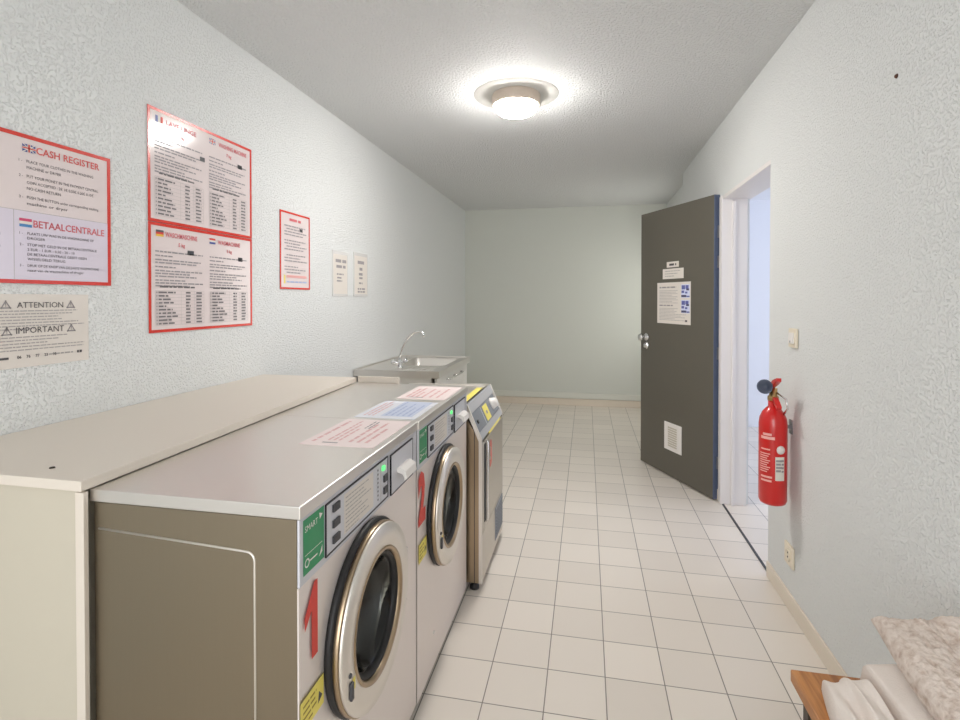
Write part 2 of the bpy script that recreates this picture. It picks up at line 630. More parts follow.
for zz in (0.195, 0.083):
    b = B()
    sh.ink(b, 0.300, zz, 0.397, zz + 0.096, 0.0011, 0)
    for (a0, b0, a1, b1, mi) in ((0.305, .060, .345, .090, 1), (0.350, .064, .385, .090, 1), (0.358, .052, .390, .066, 2), (0.304, .034, .335, .052, 1), (0.345, .030, .372, .044, 1), (0.302, .004, .360, .020, 2), (0.362, .004, .396, .014, 1)):
        sh.ink(b, a0, zz + b0, a1, zz + b1, 0.0014, mi)
    obj('picture', b, [mat('picture_pale', S(206, 212, 236), 0.5), mat('picture_blue', S(92, 98, 160), 0.5), mat('picture_dark', S(70, 70, 104), 0.5)], t)

# ================================================================== CEILING LAMP
LX, LY = -0.395, 2.975
lamp = thing('ceiling_lamp', 'lit round white glass lamp on the ceiling', 'lamp', (LX, LY, H))
b = B(); lathe(b, [(0.0, 0.0), (0.24, 0.0), (0.238, -0.002), (0.0, -0.002)], (LX, LY, H), (0, 0, 1), 64)
obj('ceiling_plate', b, M_SMOOTH, lamp)
b = B(); lathe(b, [(0.0, -0.002), (0.134, -0.002), (0.138, -0.010), (0.137, -0.054), (0.131, -0.062), (0.122, -0.062), (0.0, -0.058)], (LX, LY, H), (0, 0, 1), 64)
obj('base_ring', b, mat('lamp_base', S(205, 190, 176), 0.35), lamp)
b = B(); lathe(b, [(0.0, -0.058), (0.120, -0.058), (0.118, -0.074), (0.112, -0.088), (0.094, -0.102), (0.055, -0.113), (0.0, -0.117)], (LX, LY, H), (0, 0, 1), 64)
obj('lamp_shade', b, M_GLOW, lamp)

# ================================================================== POSTERS ON THE LEFT WALL
def wall_sheet(name, label, cat, y0, y1, z0, z1, paper, group=None, thick=0.003):
    p = (XL + 0.0005, y0, z0)
    t = thing(name, label, cat, p, 0, group)
    sh = Sheet(p, (0, 1, 0), (0, 0, 1), t, base=thick)
    W, Hh = y1 - y0, z1 - z0
    bm = B()
    sh.rect(bm, 0, 0, W, Hh, -thick, 0.0)
    obj('sheet', bm, paper, t)
    return t, sh, W, Hh


def border(sh, W, Hh, t, w):
    bm = B(); sh.border(bm, W, Hh, w, -0.001, 0.0014)
    o = obj('red_border', bm, M_BORDER, t)
    o['label'] = 'red printed border'


def flag(t, sh, kind, a, b0, w, h):
    bm = B()
    if kind == 'uk':
        sh.ink(bm, a, b0, a + w, b0 + h, 0.0010, 0)
        for sgn in (1, -1):
            c, e = (b0, b0 + h) if sgn > 0 else (b0 + h, b0)
            q = h * 0.14
            sh.poly(bm, [(a, c - q * 0 + 0), (a + q * 1.4, c), (a + w, e), (a + w - q * 1.4, e)] if sgn > 0 else [(a, c), (a + w - q * 1.4, e), (a + w, e), (a + q * 1.4, c)], 0.0012, 1)
        sh.ink(bm, a + w * .38, b0, a + w * .62, b0 + h, 0.0014, 1)
        sh.ink(bm, a, b0 + h * .34, a + w, b0 + h * .66, 0.0014, 1)
        sh.ink(bm, a + w * .44, b0, a + w * .56, b0 + h, 0.0016, 2)
        sh.ink(bm, a, b0 + h * .42, a + w, b0 + h * .58, 0.0016, 2)
        ms = [M_FLAGB, M_PAPER, M_RED]
    else:
        ms = {'nl': [M_FLAGPINK, M_PAPER, M_FLAGLB], 'de': [M_PRINT, M_RED, M_GOLD], 'fr': [M_FLAGB, M_PAPER, M_RED], 'nl2': [M_RED, M_PAPER, M_FLAGB]}[kind]
        for k in range(3):
            if kind == 'fr':
                sh.ink(bm, a + w * k / 3, b0, a + w * (k + 1) / 3, b0 + h, 0.0012, k)
            else:
                sh.ink(bm, a, b0 + h * (2 - k) / 3, a + w, b0 + h * (3 - k) / 3, 0.0012, k)
    obj('flag', bm, ms, t)


# -- payment poster (right half in view)
t, sh, W, Hh = wall_sheet('payment_poster', 'large red bordered poster headed cash register, above the attention notice', 'poster', 0.875, 1.475, 1.387, 1.809, M_LAM)
border(sh, W, Hh, t, 0.011)
b = B(); sh.ink(b, 0.011, 0.011, W - 0.011, 0.206, 0.0004)
o = obj('tinted_lower_half', b, M_LAM2, t); o['label'] = 'lavender tinted lower half'
b = B(); sh.ink(b, 0.297, 0.011, 0.2985, 0.206, 0.0006); sh.ink(b, 0.011, 0.205, W - 0.011, 0.2062, 0.0006)
obj('fold_line', b, M_FAINT, t)
for (txt, a_, z_, w_, m_) in (('CASH REGISTER', 0.360, 0.374, 0.200, mat('faded_red_heading', S(208, 86, 82), .5)), ('BETAALCENTRALE', 0.350, 0.162, 0.226, M_PINKPRINT)):
    b = B()
    sh.text(b, txt, a_, z_, width=w_, height=0.020, bold=0.015)
    obj('heading', b, m_, t)
flag(t, sh, 'uk', 0.322, 0.373, 0.036, 0.022)
flag(t, sh, 'nl', 0.312, 0.160, 0.034, 0.024)
flag(t, sh, 'fr', 0.04, 0.373, 0.036, 0.022)
flag(t, sh, 'de', 0.04, 0.162, 0.034, 0.022)
b = B()
EN = [(0, '1 -', 'PLACE YOUR CLOTHES IN THE WASHING', .205), (0.0, '', 'MACHINE or DRYER', .10), (0.008, '2 -', 'PUT YOUR MONEY IN THE PAYMENT CENTRAL', .222), (0, '', 'COIN ACCEPTED : 2\u20ac 1\u20ac 0.50\u20ac 0.20\u20ac 0.10\u20ac', .205), (0, '', 'NO CASH RETURN', .098),
      (0.008, '3 -', 'PUSH THE BUTTON under corresponding washing', .222), (0, '', 'machine or dryer', .12)]
z = 0.343
for gap, num, s, wd in EN:
    z -= gap
    if num:
        sh.text(b, num, 0.312, z, height=0.0075)
    sh.text(b, s, 0.333, z, width=wd, height=0.0082, mi=0)
    z -= 0.0172
obj('printed_text', b, M_PRINT, t)
b = B()
NLT = [(0, '1 -', 'PLAATS UW WAS IN DE WASMACHINE OF', .205), (0, '', 'DROGER', .05), (0.008, '2 -', 'STOP HET GELD IN DE BETAALCENTRALE', .215), (0, '', '2 EUR - 1 EUR - 0.50 - 20 - 10', .14), (0, '', 'DE BETAALCENTRALE GEEFT GEEN', .18), (0, '', 'WISSELGELD TERUG', .11),
       (0.008, '3 -', 'DRUK OP DE KNOP VAN DE JUISTE WASMACHINE', .222), (0, '', 'naast van de wasmachine of droger', .17)]
z = 0.139
for gap, num, s, wd in NLT:
    z -= gap * 0.6
    if num:
        sh.text(b, num, 0.312, z, height=0.007)
    sh.text(b, s, 0.333, z, width=wd, height=0.0075)
    z -= 0.0136
obj('printed_text', b, M_PRINT, t)
for (zz, dz, hh) in ((0.335, 0.0185, 0.008), (0.13, 0.0165, 0.007)):
    b = B()
    for k in range(7):
        sh.words(b, 0.03, 0.262, zz - k * dz, hh, fill=(1, .5, 1, .99, .5, .99, .6)[k])
    obj('printed_text', b, M_PRINT, t)

# -- attention notice
t, sh, W, Hh = wall_sheet('warning_notice', 'plain white sheet headed attention and important, under the cash register poster', 'notice', 1.097, 1.395, 1.150, 1.357, M_PAPER, thick=0.001)
b = B()
sh.text(b, 'ATTENTION', 0.083, 0.168, width=0.132, height=0.0165)
obj('heading', b, M_PRINT, t)
b = B()
sh.text(b, 'IMPORTANT', 0.080, 0.096, width=0.137, height=0.0175)
obj('heading', b, M_PRINT, t)
for (a, bb) in ((0.040, 0.167), (0.225, 0.166), (0.042, 0.093), (0.226, 0.094)):
    b = B()
    s_, h_ = 0.028, 0.023
    for p_, q_ in (((0, 0), (1, 0)), ((1, 0), (.5, 1)), ((.5, 1), (0, 0))):
        A, C = Vector((a + p_[0] * s_, bb + p_[1] * h_)), Vector((a + q_[0] * s_, bb + q_[1] * h_))
        n = (C - A).normalized(); n = Vector((-n.y, n.x)) * 0.003
        sh.poly(b, [A[:], C[:], (C + n)[:], (A + n)[:]])
    sh.ink(b, a + s_ / 2 - .0012, bb + .008, a + s_ / 2 + .0012, bb + .016)
    sh.ink(b, a + s_ / 2 - .0012, bb + .0045, a + s_ / 2 + .0012, bb + .0065)
    obj('warning_triangle', b, M_GREYPRINT, t)
b = B()
for k, fl in enumerate((.92, .86, .7, .74, .93, 1.0, .45)):
    sh.words(b, 0.006, 0.282, 0.158 - k * 0.0085, 0.0028, fill=fl)
obj('printed_text', b, mat('pale_grey_print', S(166, 161, 160), 0.6), t)
b = B()
for k, fl in enumerate((.80, .70, .58, 1.0, .99)):
    sh.words(b, 0.006, 0.282, 0.084 - k * 0.009, 0.0028, fill=fl)
obj('printed_text', b, mat('pale_grey_print', S(166, 161, 160), 0.6), t)
b = B()
for k, s in enumerate(('06', '76', '77', '23', '95')):
    sh.text(b, s, 0.082 + 0.025 * k, 0.026, height=0.008, bold=0.02)
sh.words(b, 0.006, 0.06, 0.026, 0.006)
sh.ink(b, 0.258, 0.026, 0.264, 0.034); sh.ink(b, 0.266, 0.026, 0.274, 0.034)
obj('printed_number', b, M_PRINT, t)
b = B(); sh.words(b, 0.17, 0.245, 0.028, 0.004)
obj('printed_line', b, M_FAINT, t)


# -- washing machine posters
def wash_poster(label, z0, z1, heads, flags, sub, heavy):
    t, sh, W, Hh = wall_sheet('wash_poster', label, 'poster', 1.629, 2.229, z0, z1, M_LAM)
    border(sh, W, Hh, t, 0.011)
    for (s, a, wd), (fl, fa) in zip(heads, flags):
        b = B()
        sh.text(b, s, a + 0.006, Hh - 0.048, width=wd * 0.92, height=0.018, bold=0.02)
        obj('heading', b, M_PINKPRINT, t)
    for a in (0.16, 0.44):
        b = B()
        sh.text(b, sub, a, Hh - 0.080, height=0.014, align='C', bold=0.02)
        obj('load_size', b, M_PINKPRINT, t)
    for fl, fa in flags:
        flag(t, sh, fl, fa, Hh - 0.050, 0.036, 0.024)
    for c0 in (0.03, 0.315):
        b = B()
        z = Hh - 0.108
        for k, (fl, gap) in enumerate(((1, 0), (.35, .005), (.95, .005), (.85, 0), (.4, .005), (.98, .004), (.7, 0), (.85, 0), (.6, .004), (1, 0), (.7, 0))):
            z -= gap
            sh.words(b, c0, c0 + 0.245, z, 0.0052, fill=fl)
            z -= 0.0105
        obj('printed_text', b, M_GREYPRINT, t)
    for c0 in (0.03, 0.315):
        b = B()
        zt = Hh - 0.252
        sh.words(b, c0 + 0.02, c0 + 0.20, zt + 0.012, 0.0062, mi=0)
        rows, rh = 10, (zt - 0.026) / 10
        for a0 in (c0, c0 + 0.125, c0 + 0.195, c0 + 0.25):
            sh.ink(b, a0, zt - rows * rh, a0 + 0.0009, zt, mi=1)
        for r in range(rows + 1):
            sh.ink(b, c0, zt - r * rh, c0 + 0.251, zt - r * rh + 0.0009, mi=1)
        for r in range(rows):
            zz = zt - r * rh - rh * 0.72
            hh = 0.0062
            sh.words(b, c0 + 0.014, c0 + 0.118, zz, hh, mi=0, fill=(.8, .45, .6, .7, .35, .65, .8, .9, .6, .75)[r])
            sh.ink(b, c0 + 0.004, zz, c0 + 0.009, zz + hh, mi=2)
            sh.words(b, c0 + 0.15, c0 + 0.175, zz, hh, mi=0)
            sh.words(b, c0 + 0.207, c0 + 0.238, zz, hh, mi=0)
        obj('programme_table', b, [mat('dark_grey_print', S(112, 108, 110), 0.6), M_FAINT, M_GREYPRINT], t)
        b = B()
        if c0 < 0.1:
            sh.ink(b, 0.19 if heavy else 0.262, Hh - 0.108 - 0.03 * (not heavy), 0.225 if heavy else 0.290, Hh - 0.090 - 0.03 * (not heavy))
        else:
            sh.ink(b, 0.50, Hh - 0.112, 0.53, Hh - 0.094)
        obj('key_symbol', b, M_DARK, t)


wash_poster('large red bordered poster headed lave-linge and washing machine, catching the lamp glare', 1.628, 2.048,
            [('LAVE-LINGE', 0.08, 0.17), ('WASHING MACHINE', 0.368, 0.205)], [('fr', 0.035), ('uk', 0.318)], '7 kg', False)
wash_poster('large red bordered poster headed waschmaschine and wasmachine', 1.218, 1.626,
            [('WASCHMASCHINE', 0.072, 0.18), ('WASMACHINE', 0.36, 0.16)], [('de', 0.034), ('nl2', 0.315)], '5 kg', True)

# -- small red notice
t, sh, W, Hh = wall_sheet('red_notice', 'single page notice with a narrow red border, between the large posters and the sleeves', 'notice', 2.463, 2.762, 1.395, 1.808, M_LAM)
border(sh, W, Hh, t, 0.010)
b = B(); sh.words(b, 0.09, 0.21, 0.366, 0.014)
obj('heading', b, M_PINKPRINT, t)
b = B()
for k in range(17):
    if k in (4, 9, 13):
        continue
    sh.words(b, 0.04 + 0.02 * (k % 3 == 1), 0.262, 0.335 - k * 0.0155, 0.0062, fill=(.95, .7, 1, .85, .6)[k % 5], mi=0)
sh.ink(b, 0.19, 0.318, 0.222, 0.334, mi=1)
sh.ink(b, 0.06, 0.062, 0.262, 0.076, mi=2)
sh.words(b, 0.06, 0.262, 0.036, 0.008, mi=3)
sh.ink(b, 0.035, 0.03, 0.048, 0.076, mi=4)
obj('printed_text', b, [M_GREYPRINT, M_DARK, mat('salmon_print', S(226, 170, 166), .5), M_BLUEP, M_YEL], t)

# -- two sheets in plastic sleeves
for k, (y0, y1, lab) in enumerate(((3.036, 3.250, 'white sheet in a clear sleeve beside the single red bordered notice'), (3.342, 3.572, 'white sheet in a clear sleeve above the sink tap'))):
    t, sh, W, Hh = wall_sheet('sleeved_sheet', lab, 'notice', y0, y1, 1.362, 1.664 if k else 1.650, M_SLEEVE, thick=0.004)
    b = B(); sh.rect(b, 0.012, 0.014, W - 0.010, Hh - 0.022, 0, 0.0006)
    obj('page', b, M_PAPER, t)
    b = B()
    if k == 0:
        for (z, a0, a1, h) in ((.215, .04, .19, .020), (.18, .05, .185, .018), (.135, .055, .15, .010), (.112, .06, .12, .010), (.092, .055, .13, .010)):
            sh.words(b, a0, a1, z, h, mi=0)
    else:
        for (z, a0, a1, h) in ((.225, .06, .17, .022), (.18, .09, .15, .020), (.145, .08, .14, .018), (.12, .085, .14, .014), (.085, .08, .14, .012), (.045, .06, .18, .012), (.025, .06, .18, .012)):
            sh.words(b, a0, a1, z, h, mi=0)
    obj('printed_text', b, M_GREYPRINT, t)

# ================================================================== CREAM CABINET BEHIND THE MACHINES
cab = thing('storage_cabinet', 'long low cream cabinet standing between the textured wall and the washers', 'cabinet', (-1.29, 1.6, 0))
CN, CF = 0.885, 2.32
b = B()
prism(b, [(XL + 0.002, CN + 0.012), (-1.030, CN + 0.012), (-1.088, CF - 0.006), (XL + 0.002, CF - 0.006)], 'z', 0.0, 0.946)
obj('body', b, M_CABSIDE, cab)
b = B()
prism(b, [(XL + 0.002, CN), (-1.007, CN - 0.004), (-1.068, CF), (XL + 0.002, CF)], 'z', 0.950, 0.972, bev=0.002)
o = obj('top_board', b, M_CAB, cab); o['label'] = 'cream laminated top board'
b = B()
box(b, -1.030, -1.009, CN + 0.003, CN + 0.014, 0.0, 0.946, 0.001)
obj('corner_post', b, M_CAB, cab)
b = B()
for (x, y) in ((-1.150, 0.940),):
    lathe(b, [(0, 0.0), (0.006, 0.0), (0.005, 0.002), (0, 0.0025)], (x, y, 0.972), (0, 0, 1), 12)
obj('screw', b, M_LEG, cab)


# ================================================================== WASHING MACHINES
def washer(y0, dx, label, n):
    y1 = y0 + 0.707
    xf = -0.538 + dx
    xb, xn, xr = (-1.006, -1.013, -1.040) if n == 1 else (-1.03, -1.040, -1.070)
    t = thing('washing_machine', label, 'washing machine', ((xf + xb) / 2, (y0 + y1) / 2, 0), 0, 'front loading washers in the row')
    cy, cz = y0 + 0.320, 0.563
    # body: an open fronted steel box
    b = B()
    box(b, xb, xf - 0.004, y0 + 0.004, y0 + 0.010, 0.03, 0.920)
    box(b, xb, xf - 0.004, y1 - 0.010, y1 - 0.004, 0.03, 0.920)
    box(b, xb, xb + 0.006, y0 + 0.010, y1 - 0.010, 0.03, 0.920)
    box(b, xb + 0.006, xf - 0.004, y0 + 0.010, y1 - 0.010, 0.03, 0.036)
    bo = obj('body', b, M_STEELSIDE, t)
    # embossed frame on the near side panel
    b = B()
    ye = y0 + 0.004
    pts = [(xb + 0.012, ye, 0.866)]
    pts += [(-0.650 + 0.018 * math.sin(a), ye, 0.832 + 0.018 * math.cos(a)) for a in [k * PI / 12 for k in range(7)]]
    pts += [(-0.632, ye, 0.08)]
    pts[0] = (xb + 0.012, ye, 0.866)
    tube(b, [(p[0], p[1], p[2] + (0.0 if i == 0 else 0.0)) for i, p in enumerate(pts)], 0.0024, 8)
    obj('pressed_bead', b, M_DOORRING, bo)  # lighter steel than the panel paints in the light the groove catches
    # top
    b = B()
    prism(b, [(xn, y0), (xf + 0.006, y0), (xf + 0.006, y1), (xr, y1)], 'z', 0.922, 0.948, bev=0.002)
    obj('top_panel', b, M_STEEL, t)
    # front panel with round opening
    b = B()
    R, N = 0.180, 64
    zb, zt = 0.030, 0.788
    ring, outer = [], []
    for x in (xf, xf - 0.0036):
        rr, oo = [], []
        for k in range(N):
            a = 2 * PI * k / N
            c, s = math.cos(a), math.sin(a)
            rr.append(b.verts.new((x, cy + R * c, cz + R * s)))
            sc = min((((y1 - 0.0005) - cy) / c if c > 1e-9 else 9e9), ((y0 + 0.004 - cy) / c if c < -1e-9 else 9e9),
                     ((zt - cz) / s if s > 1e-9 else 9e9), ((zb - cz) / s if s < -1e-9 else 9e9))
            oo.append(b.verts.new((x, cy + sc * c, cz + sc * s)))
        ring.append(rr); outer.append(oo)
    corners = [[b.verts.new((x, yy, zz)) for (yy, zz) in ((y1 - .0005, zt), (y0 + .004, zt), (y0 + .004, zb), (y1 - .0005, zb))] for x in (xf, xf - 0.0036)]
    cang = [math.atan2(zz - cz, yy - cy) % (2 * PI) for (yy, zz) in ((y1 - .0005, zt), (y0 + .004, zt), (y0 + .004, zb), (y1 - .0005, zb))]
    for sd in (0, 1):
        for k in range(N):
            k2 = (k + 1) % N
            a0, a1 = 2 * PI * k / N, 2 * PI * (k + 1) / N
            mid = [corners[sd][i] for i, ca in enumerate(cang) if a0 < ca < a1]
            b.faces.new([ring[sd][k], outer[sd][k]] + mid + [outer[sd][k2], ring[sd][k2]])
    for k in range(N):
        k2 = (k + 1) % N
        b.faces.new((ring[0][k], ring[0][k2], ring[1][k2], ring[1][k]))
        a0, a1 = 2 * PI * k / N, 2 * PI * (k + 1) / N
        ids = [i for i, ca in enumerate(cang) if a0 < ca < a1]
        b.faces.new([outer[0][k]] + [corners[0][i] for i in ids] + [outer[0][k2], outer[1][k2]] + [corners[1][i] for i in reversed(ids)] + [outer[1][k]])
    bmesh.ops.recalc_face_normals(b, faces=b.faces[:])
    obj('front_panel', b, M_FRONT, t)
    # screws on the front
    for (dy_, zz) in ((0.602, 0.564), (0.602, 0.433), (0.18 if n == 1 else 0.185, 0.15)):
        b = B(); lathe(b, [(0.0, 0.004), (0.004, 0.004), (0.006, 0.001), (0.006, 0.0), (0.0, 0.0)], (xf, y0 + dy_, zz), (1, 0, 0), 14)
        obj('screw', b, M_DARK if n == 1 else M_WHITEPL, t)
    # control strip
    b = B(); box(b, xf - 0.0038, xf + 0.002, y0 + 0.004, y1 - 0.0005, 0.7885, 0.920, 0.002)
    cs = obj('control_strip', b, M_CTRL, t)
    sh = Sheet((xf + 0.002, y0, 0), (0, 1, 0), (0, 0, 1), t)
    b = B()
    sh.ink(b, 0.016, 0.805, 0.098, 0.914, 0.0006, 0)
    sh.text(b, 'SMART', 0.022, 0.888, width=0.05, height=0.012, c=0.001, mi=1)
    sh.ink(b, 0.022, 0.842, 0.090, 0.8432, 0.001, 1)
    for k in range(24):
        a0, a1 = 2 * PI * k / 24, 2 * PI * (k + 1) / 24
        f0, f1 = 0.006, 0.009
        sh.poly(b, [(0.030 + f0 * math.cos(a0), 0.826 + f0 * math.sin(a0)), (0.030 + f1 * math.cos(a0), 0.826 + f1 * math.sin(a0)), (0.030 + f1 * math.cos(a1), 0.826 + f1 * math.sin(a1)), (0.030 + f0 * math.cos(a1), 0.826 + f0 * math.sin(a1))], 0.001, 1)
    sh.ink(b, 0.040, 0.8245, 0.070, 0.8275, 0.001, 1)
    sh.poly(b, [(0.076, 0.816), (0.090, 0.822), (0.090, 0.836)], 0.001, 1)
    sh.poly(b, [(0.080, 0.892), (0.092, 0.900), (0.078, 0.906)], 0.001, 1)
    o = obj('green_label', b, [M_GREEN, M_WHITEPL], t); o['label'] = 'green instruction label'
    # display with frame, three buttons on the left, programme list, buttons on the right
    b = B()
    dz0, dz1, da0, da1 = 0.800, 0.912, 0.103, 0.455
    sh.rect(b, da0, dz0, da1, dz1, 0, 0.0015, 0)
    fr = 0.003
    sh.rect(b, da0, dz0, da1, dz0 + fr, 0, 0.003, 1); sh.rect(b, da0, dz1 - fr, da1, dz1, 0, 0.003, 1)
    sh.rect(b, da0, dz0, da0 + fr, dz1, 0, 0.003, 1); sh.rect(b, da1 - fr, dz0, da1, dz1, 0, 0.003, 1)
    sh.rect(b, da0 + 0.30, dz0 + 0.003, da0 + 0.302, dz1 - 0.003, 0, 0.002, 2)
    dp = obj('display_panel', b, [M_CTRL, M_DARK, M_FAINT], t)
    b = B()
    sh.ink(b, da0 + 0.085, dz0 + 0.012, da0 + 0.25, dz1 - 0.010, 0.002, 0)
    for k in range(9):
        sh.words(b, da0 + 0.092, da0 + 0.235, dz1 - 0.021 - k * 0.0095, 0.0028, 0.0024, 1, fill=(.9, .7, .8, 1, .6, .85, .75, .9, .5)[k])
    obj('programme_list', b, [M_PAPER, M_FAINT], dp)
    for k in range(3):
        b = B(); sh.rect(b, da0 + 0.030, dz1 - 0.028 - k * 0.034, da0 + 0.060, dz1 - 0.012 - k * 0.034, 0.0015, 0.006)
        obj('button', b, M_DARK, dp)
    for (a, zz, m_) in ((0.315, dz1 - 0.028, M_LED), (0.330, dz1 - 0.062, M_DARK), (0.330, dz1 - 0.094, M_DARK)):
        b = B()
        sh.rect(b, da0 + a - (0.006 if m_ is M_LED else 0.012), zz, da0 + a + (0.008 if m_ is M_LED else 0.014), zz + (0.012 if m_ is M_LED else 0.018), 0.0015, 0.006)
        o = obj('button', b, m_, dp)
        if m_ is M_LED:
            o['label'] = 'lit green button'
    b = B()
    for k in range(8):
        sh.ink(b, da0 + 0.278, dz1 - 0.020 - k * 0.011, da0 + 0.284, dz1 - 0.015 - k * 0.011, 0.002)
    obj('indicator_lights', b, M_DARK, dp)
    # detergent drawer with pull
    b = B()
    sh.rect(b, 0.474, 0.794, 0.662, 0.908, 0, 0.003, 0)
    sh.border(b, 0, 0, 0, 0, 0) if False else None
    for (a0, b0, a1, b1) in ((.474, .794, .662, .797), (.474, .905, .662, .908), (.474, .797, .477, .905), (.659, .797, .662, .905)):
        sh.rect(b, a0, b0, a1, b1, 0.0, 0.0038, 1)
    dr = obj('detergent_drawer', b, [M_CTRL, M_DARK, M_FAINT], t)
    b = B()
    prism(b, [(xf + 0.004, 0.857), (xf + 0.016, 0.860), (xf + 0.032, 0.850), (xf + 0.036, 0.828), (xf + 0.028, 0.824), (xf + 0.024, 0.842), (xf + 0.004, 0.845)], 'y', y0 + 0.520, y0 + 0.610, bev=0.002)
    o = obj('drawer_pull', b, M_WHITEPL, dr); o['label'] = 'white plastic drawer pull'
    # door: rubber seal, ring, inner bevel, glass
    c0 = (xf, cy, cz)
    b = B()
    lathe(b, [(0.180, -0.03), (0.216, 0.0005), (0.2185, 0.010), (0.213, 0.016), (0.180, 0.016)], (xf, cy - 0.005, cz + 0.006), (1, 0, 0), 72, close=True)
    o = obj('door_seal', b, M_BLACK, t); o['label'] = 'black rubber door seal'
    b = B()
    lathe(b, [(0.152, 0.020), (0.208, 0.020), (0.2105, 0.030), (0.2085, 0.036), (0.180, 0.0385), (0.156, 0.0375), (0.150, 0.034)], c0, (1, 0, 0), 80, close=True)
    ring_o = obj('door', b, M_DOORRING, t)
    b = B()
    lathe(b, [(0.152, 0.010), (0.210, 0.010), (0.2135, 0.014), (0.2135, 0.026), (0.2112, 0.029), (0.2075, 0.0195), (0.152, 0.019)], c0, (1, 0, 0), 80, close=True)
    o = obj('outer_rim', b, M_BRONZE, ring_o); o['label'] = 'bronze tinted outer edge of the door'
    b = B()
    lathe(b, [(0.155, 0.034), (0.1525, 0.0395), (0.145, 0.038), (0.141, 0.028), (0.141, 0.012), (0.155, 0.012)], c0, (1, 0, 0), 72, close=True)
    obj('inner_rim', b, M_BRONZE, ring_o)
    b = B()
    lathe(b, [(0.141, 0.030), (0.136, 0.030), (0.128, 0.018), (0.131, 0.008), (0.141, 0.008)], c0, (1, 0, 0), 72, close=True)
    o = obj('glass_gasket', b, M_BLACK, ring_o); o['label'] = 'black gasket round the glass'
    b = B()
    lathe(b, [(0.0, -0.072), (0.05, -0.068), (0.09, -0.052), (0.115, -0.022), (0.127, 0.016), (0.131, 0.018), (0.131, 0.012), (0.120, -0.020), (0.094, -0.057), (0.05, -0.074), (0.0, -0.078)], c0, (1, 0, 0), 64)
    obj('porthole_glass', b, M_GLASS, ring_o)
    # latch on the door
    b = B()
    la = math.radians(199)
    ly, lz = cy + 0.184 * math.cos(la), cz + 0.184 * math.sin(la)
    box(b, xf + 0.038, xf + 0.045, ly - 0.006, ly + 0.006, lz - 0.030, lz + 0.008, 0.002)
    obj('latch', b, M_DARK, ring_o)
    b = B()
    for zz in (lz + 0.024,):
        lathe(b, [(0, 0.004), (0.004, 0.004), (0.006, 0.0), (0, 0.0)], (xf + 0.038, ly - 0.002, zz), (1, 0, 0), 14)
    obj('latch_screw', b, M_DARK, ring_o)
    b = B(); sh.ink(b, ly - y0 + 0.009, lz - 0.018, ly - y0 + 0.022, lz + 0.010, 0.0375)
    obj('latch_sticker', b, M_YEL, ring_o)
    # hinge block on the right
    for zz in (cz + 0.05, cz - 0.05):
        b = B(); box(b, xf, xf + 0.030, cy + 0.196, cy + 0.222, zz - 0.012, zz + 0.012, 0.003)
        obj('door_hinge', b, M_CHROME, t)
    # drum inside
    b = B()
    lathe(b, [(0.172, -0.035), (0.176, -0.012), (0.215, -0.04), (0.24, -0.07), (0.24, -0.36), (0.0, -0.37)], c0, (1, 0, 0), 64)
    obj('drum', b, M_DRUM, t, smooth=True)
    # number sticker
    b = B()
    if n == 1:
        sh.poly(b, [(0.046, 0.625), (0.070, 0.625), (0.070, 0.776), (0.057, 0.776), (0.020, 0.722), (0.020, 0.694), (0.046, 0.722)], 0.001)
    else:
        sh.text(b, '2', 0.004, 0.615, width=0.076, height=0.150, c=0.001, bold=0.06)
    o = obj('number_sticker', b, M_RED, t); o['label'] = 'red number %d' % n
    # yellow warning sticker
    b = B()
    z0s = 0.503 if n == 1 else 0.480
    ay0, ay1 = (0.001, 0.094) if n == 1 else (0.006, 0.092)
    sh.ink(b, ay0, z0s, ay1, z0s + 0.064, 0.0008, 0)
    for k in range(4):
        sh.words(b, ay0 + 0.012, ay1 - 0.030, z0s + 0.010 + k * 0.012, 0.0045, 0.0011, 1, fill=(.7, 1, .9, 1)[k])
    sh.poly(b, [(ay1 - 0.024, z0s + .014), (ay1 - 0.006, z0s + .022), (ay1 - 0.020, z0s + .038)], 0.0011, 2)
    sh.ink(b, ay0, z0s, ay0 + 0.0015, z0s + 0.064, 0.0012, 2); sh.ink(b, ay0, z0s + .0625, ay1, z0s + 0.064, 0.0012, 2)
    o = obj('warning_sticker', b, [M_YEL, mat('olive_print', S(150, 132, 50), .6), M_PRINT], t); o['label'] = 'yellow warning sticker'
    # feet
    for (x, y) in ((xf - 0.05, y0 + 0.06), (xf - 0.05, y1 - 0.06), (xb + 0.05, y0 + 0.06), (xb + 0.05, y1 - 0.06)):
        b = B(); lathe(b, [(0, 0), (0.024, 0), (0.024, 0.012), (0.010, 0.016), (0.010, 0.031), (0, 0.031)], (x, y, 0), (0, 0, 1), 20)
        obj('foot', b, M_BLACK, t)
    b = B(); box(b, xf - 0.030, xf - 0.022, y0 + 0.02, y1 - 0.02, 0.0, 0.030)
    obj('plinth', b, M_DARK, t)
    return t


washer(0.905, 0.0, 'steel front loader bearing the red number 1', 1)
washer(1.612, 0.004, 'steel front loader bearing the red number 2, beside the dryer', 2)

# ================================================================== DRYER
dx0, dx1, dy0, dy1 = -1.02, -0.468, 2.345, 2.952
dry = thing('tumble_dryer', 'steel dryer with a sloping grey control panel and yellow labels', 'dryer', (-0.75, 2.65, 0))
b = B()
prof = [(dx0, 0.035), (dx1 - 0.012, 0.035), (dx1 - 0.012, 0.690), (-0.566, 0.838), (dx0, 0.838)]
prism(b, prof, 'y', dy0 + 0.006, dy1 - 0.006)
obj('body', b, M_BRONZE, dry)
b = B(); box(b, -0.5045, -0.5015, dy0 + 0.0045, dy0 + 0.0065, 0.036, 0.745)
obj('panel_seam', b, M_DARK, dry)
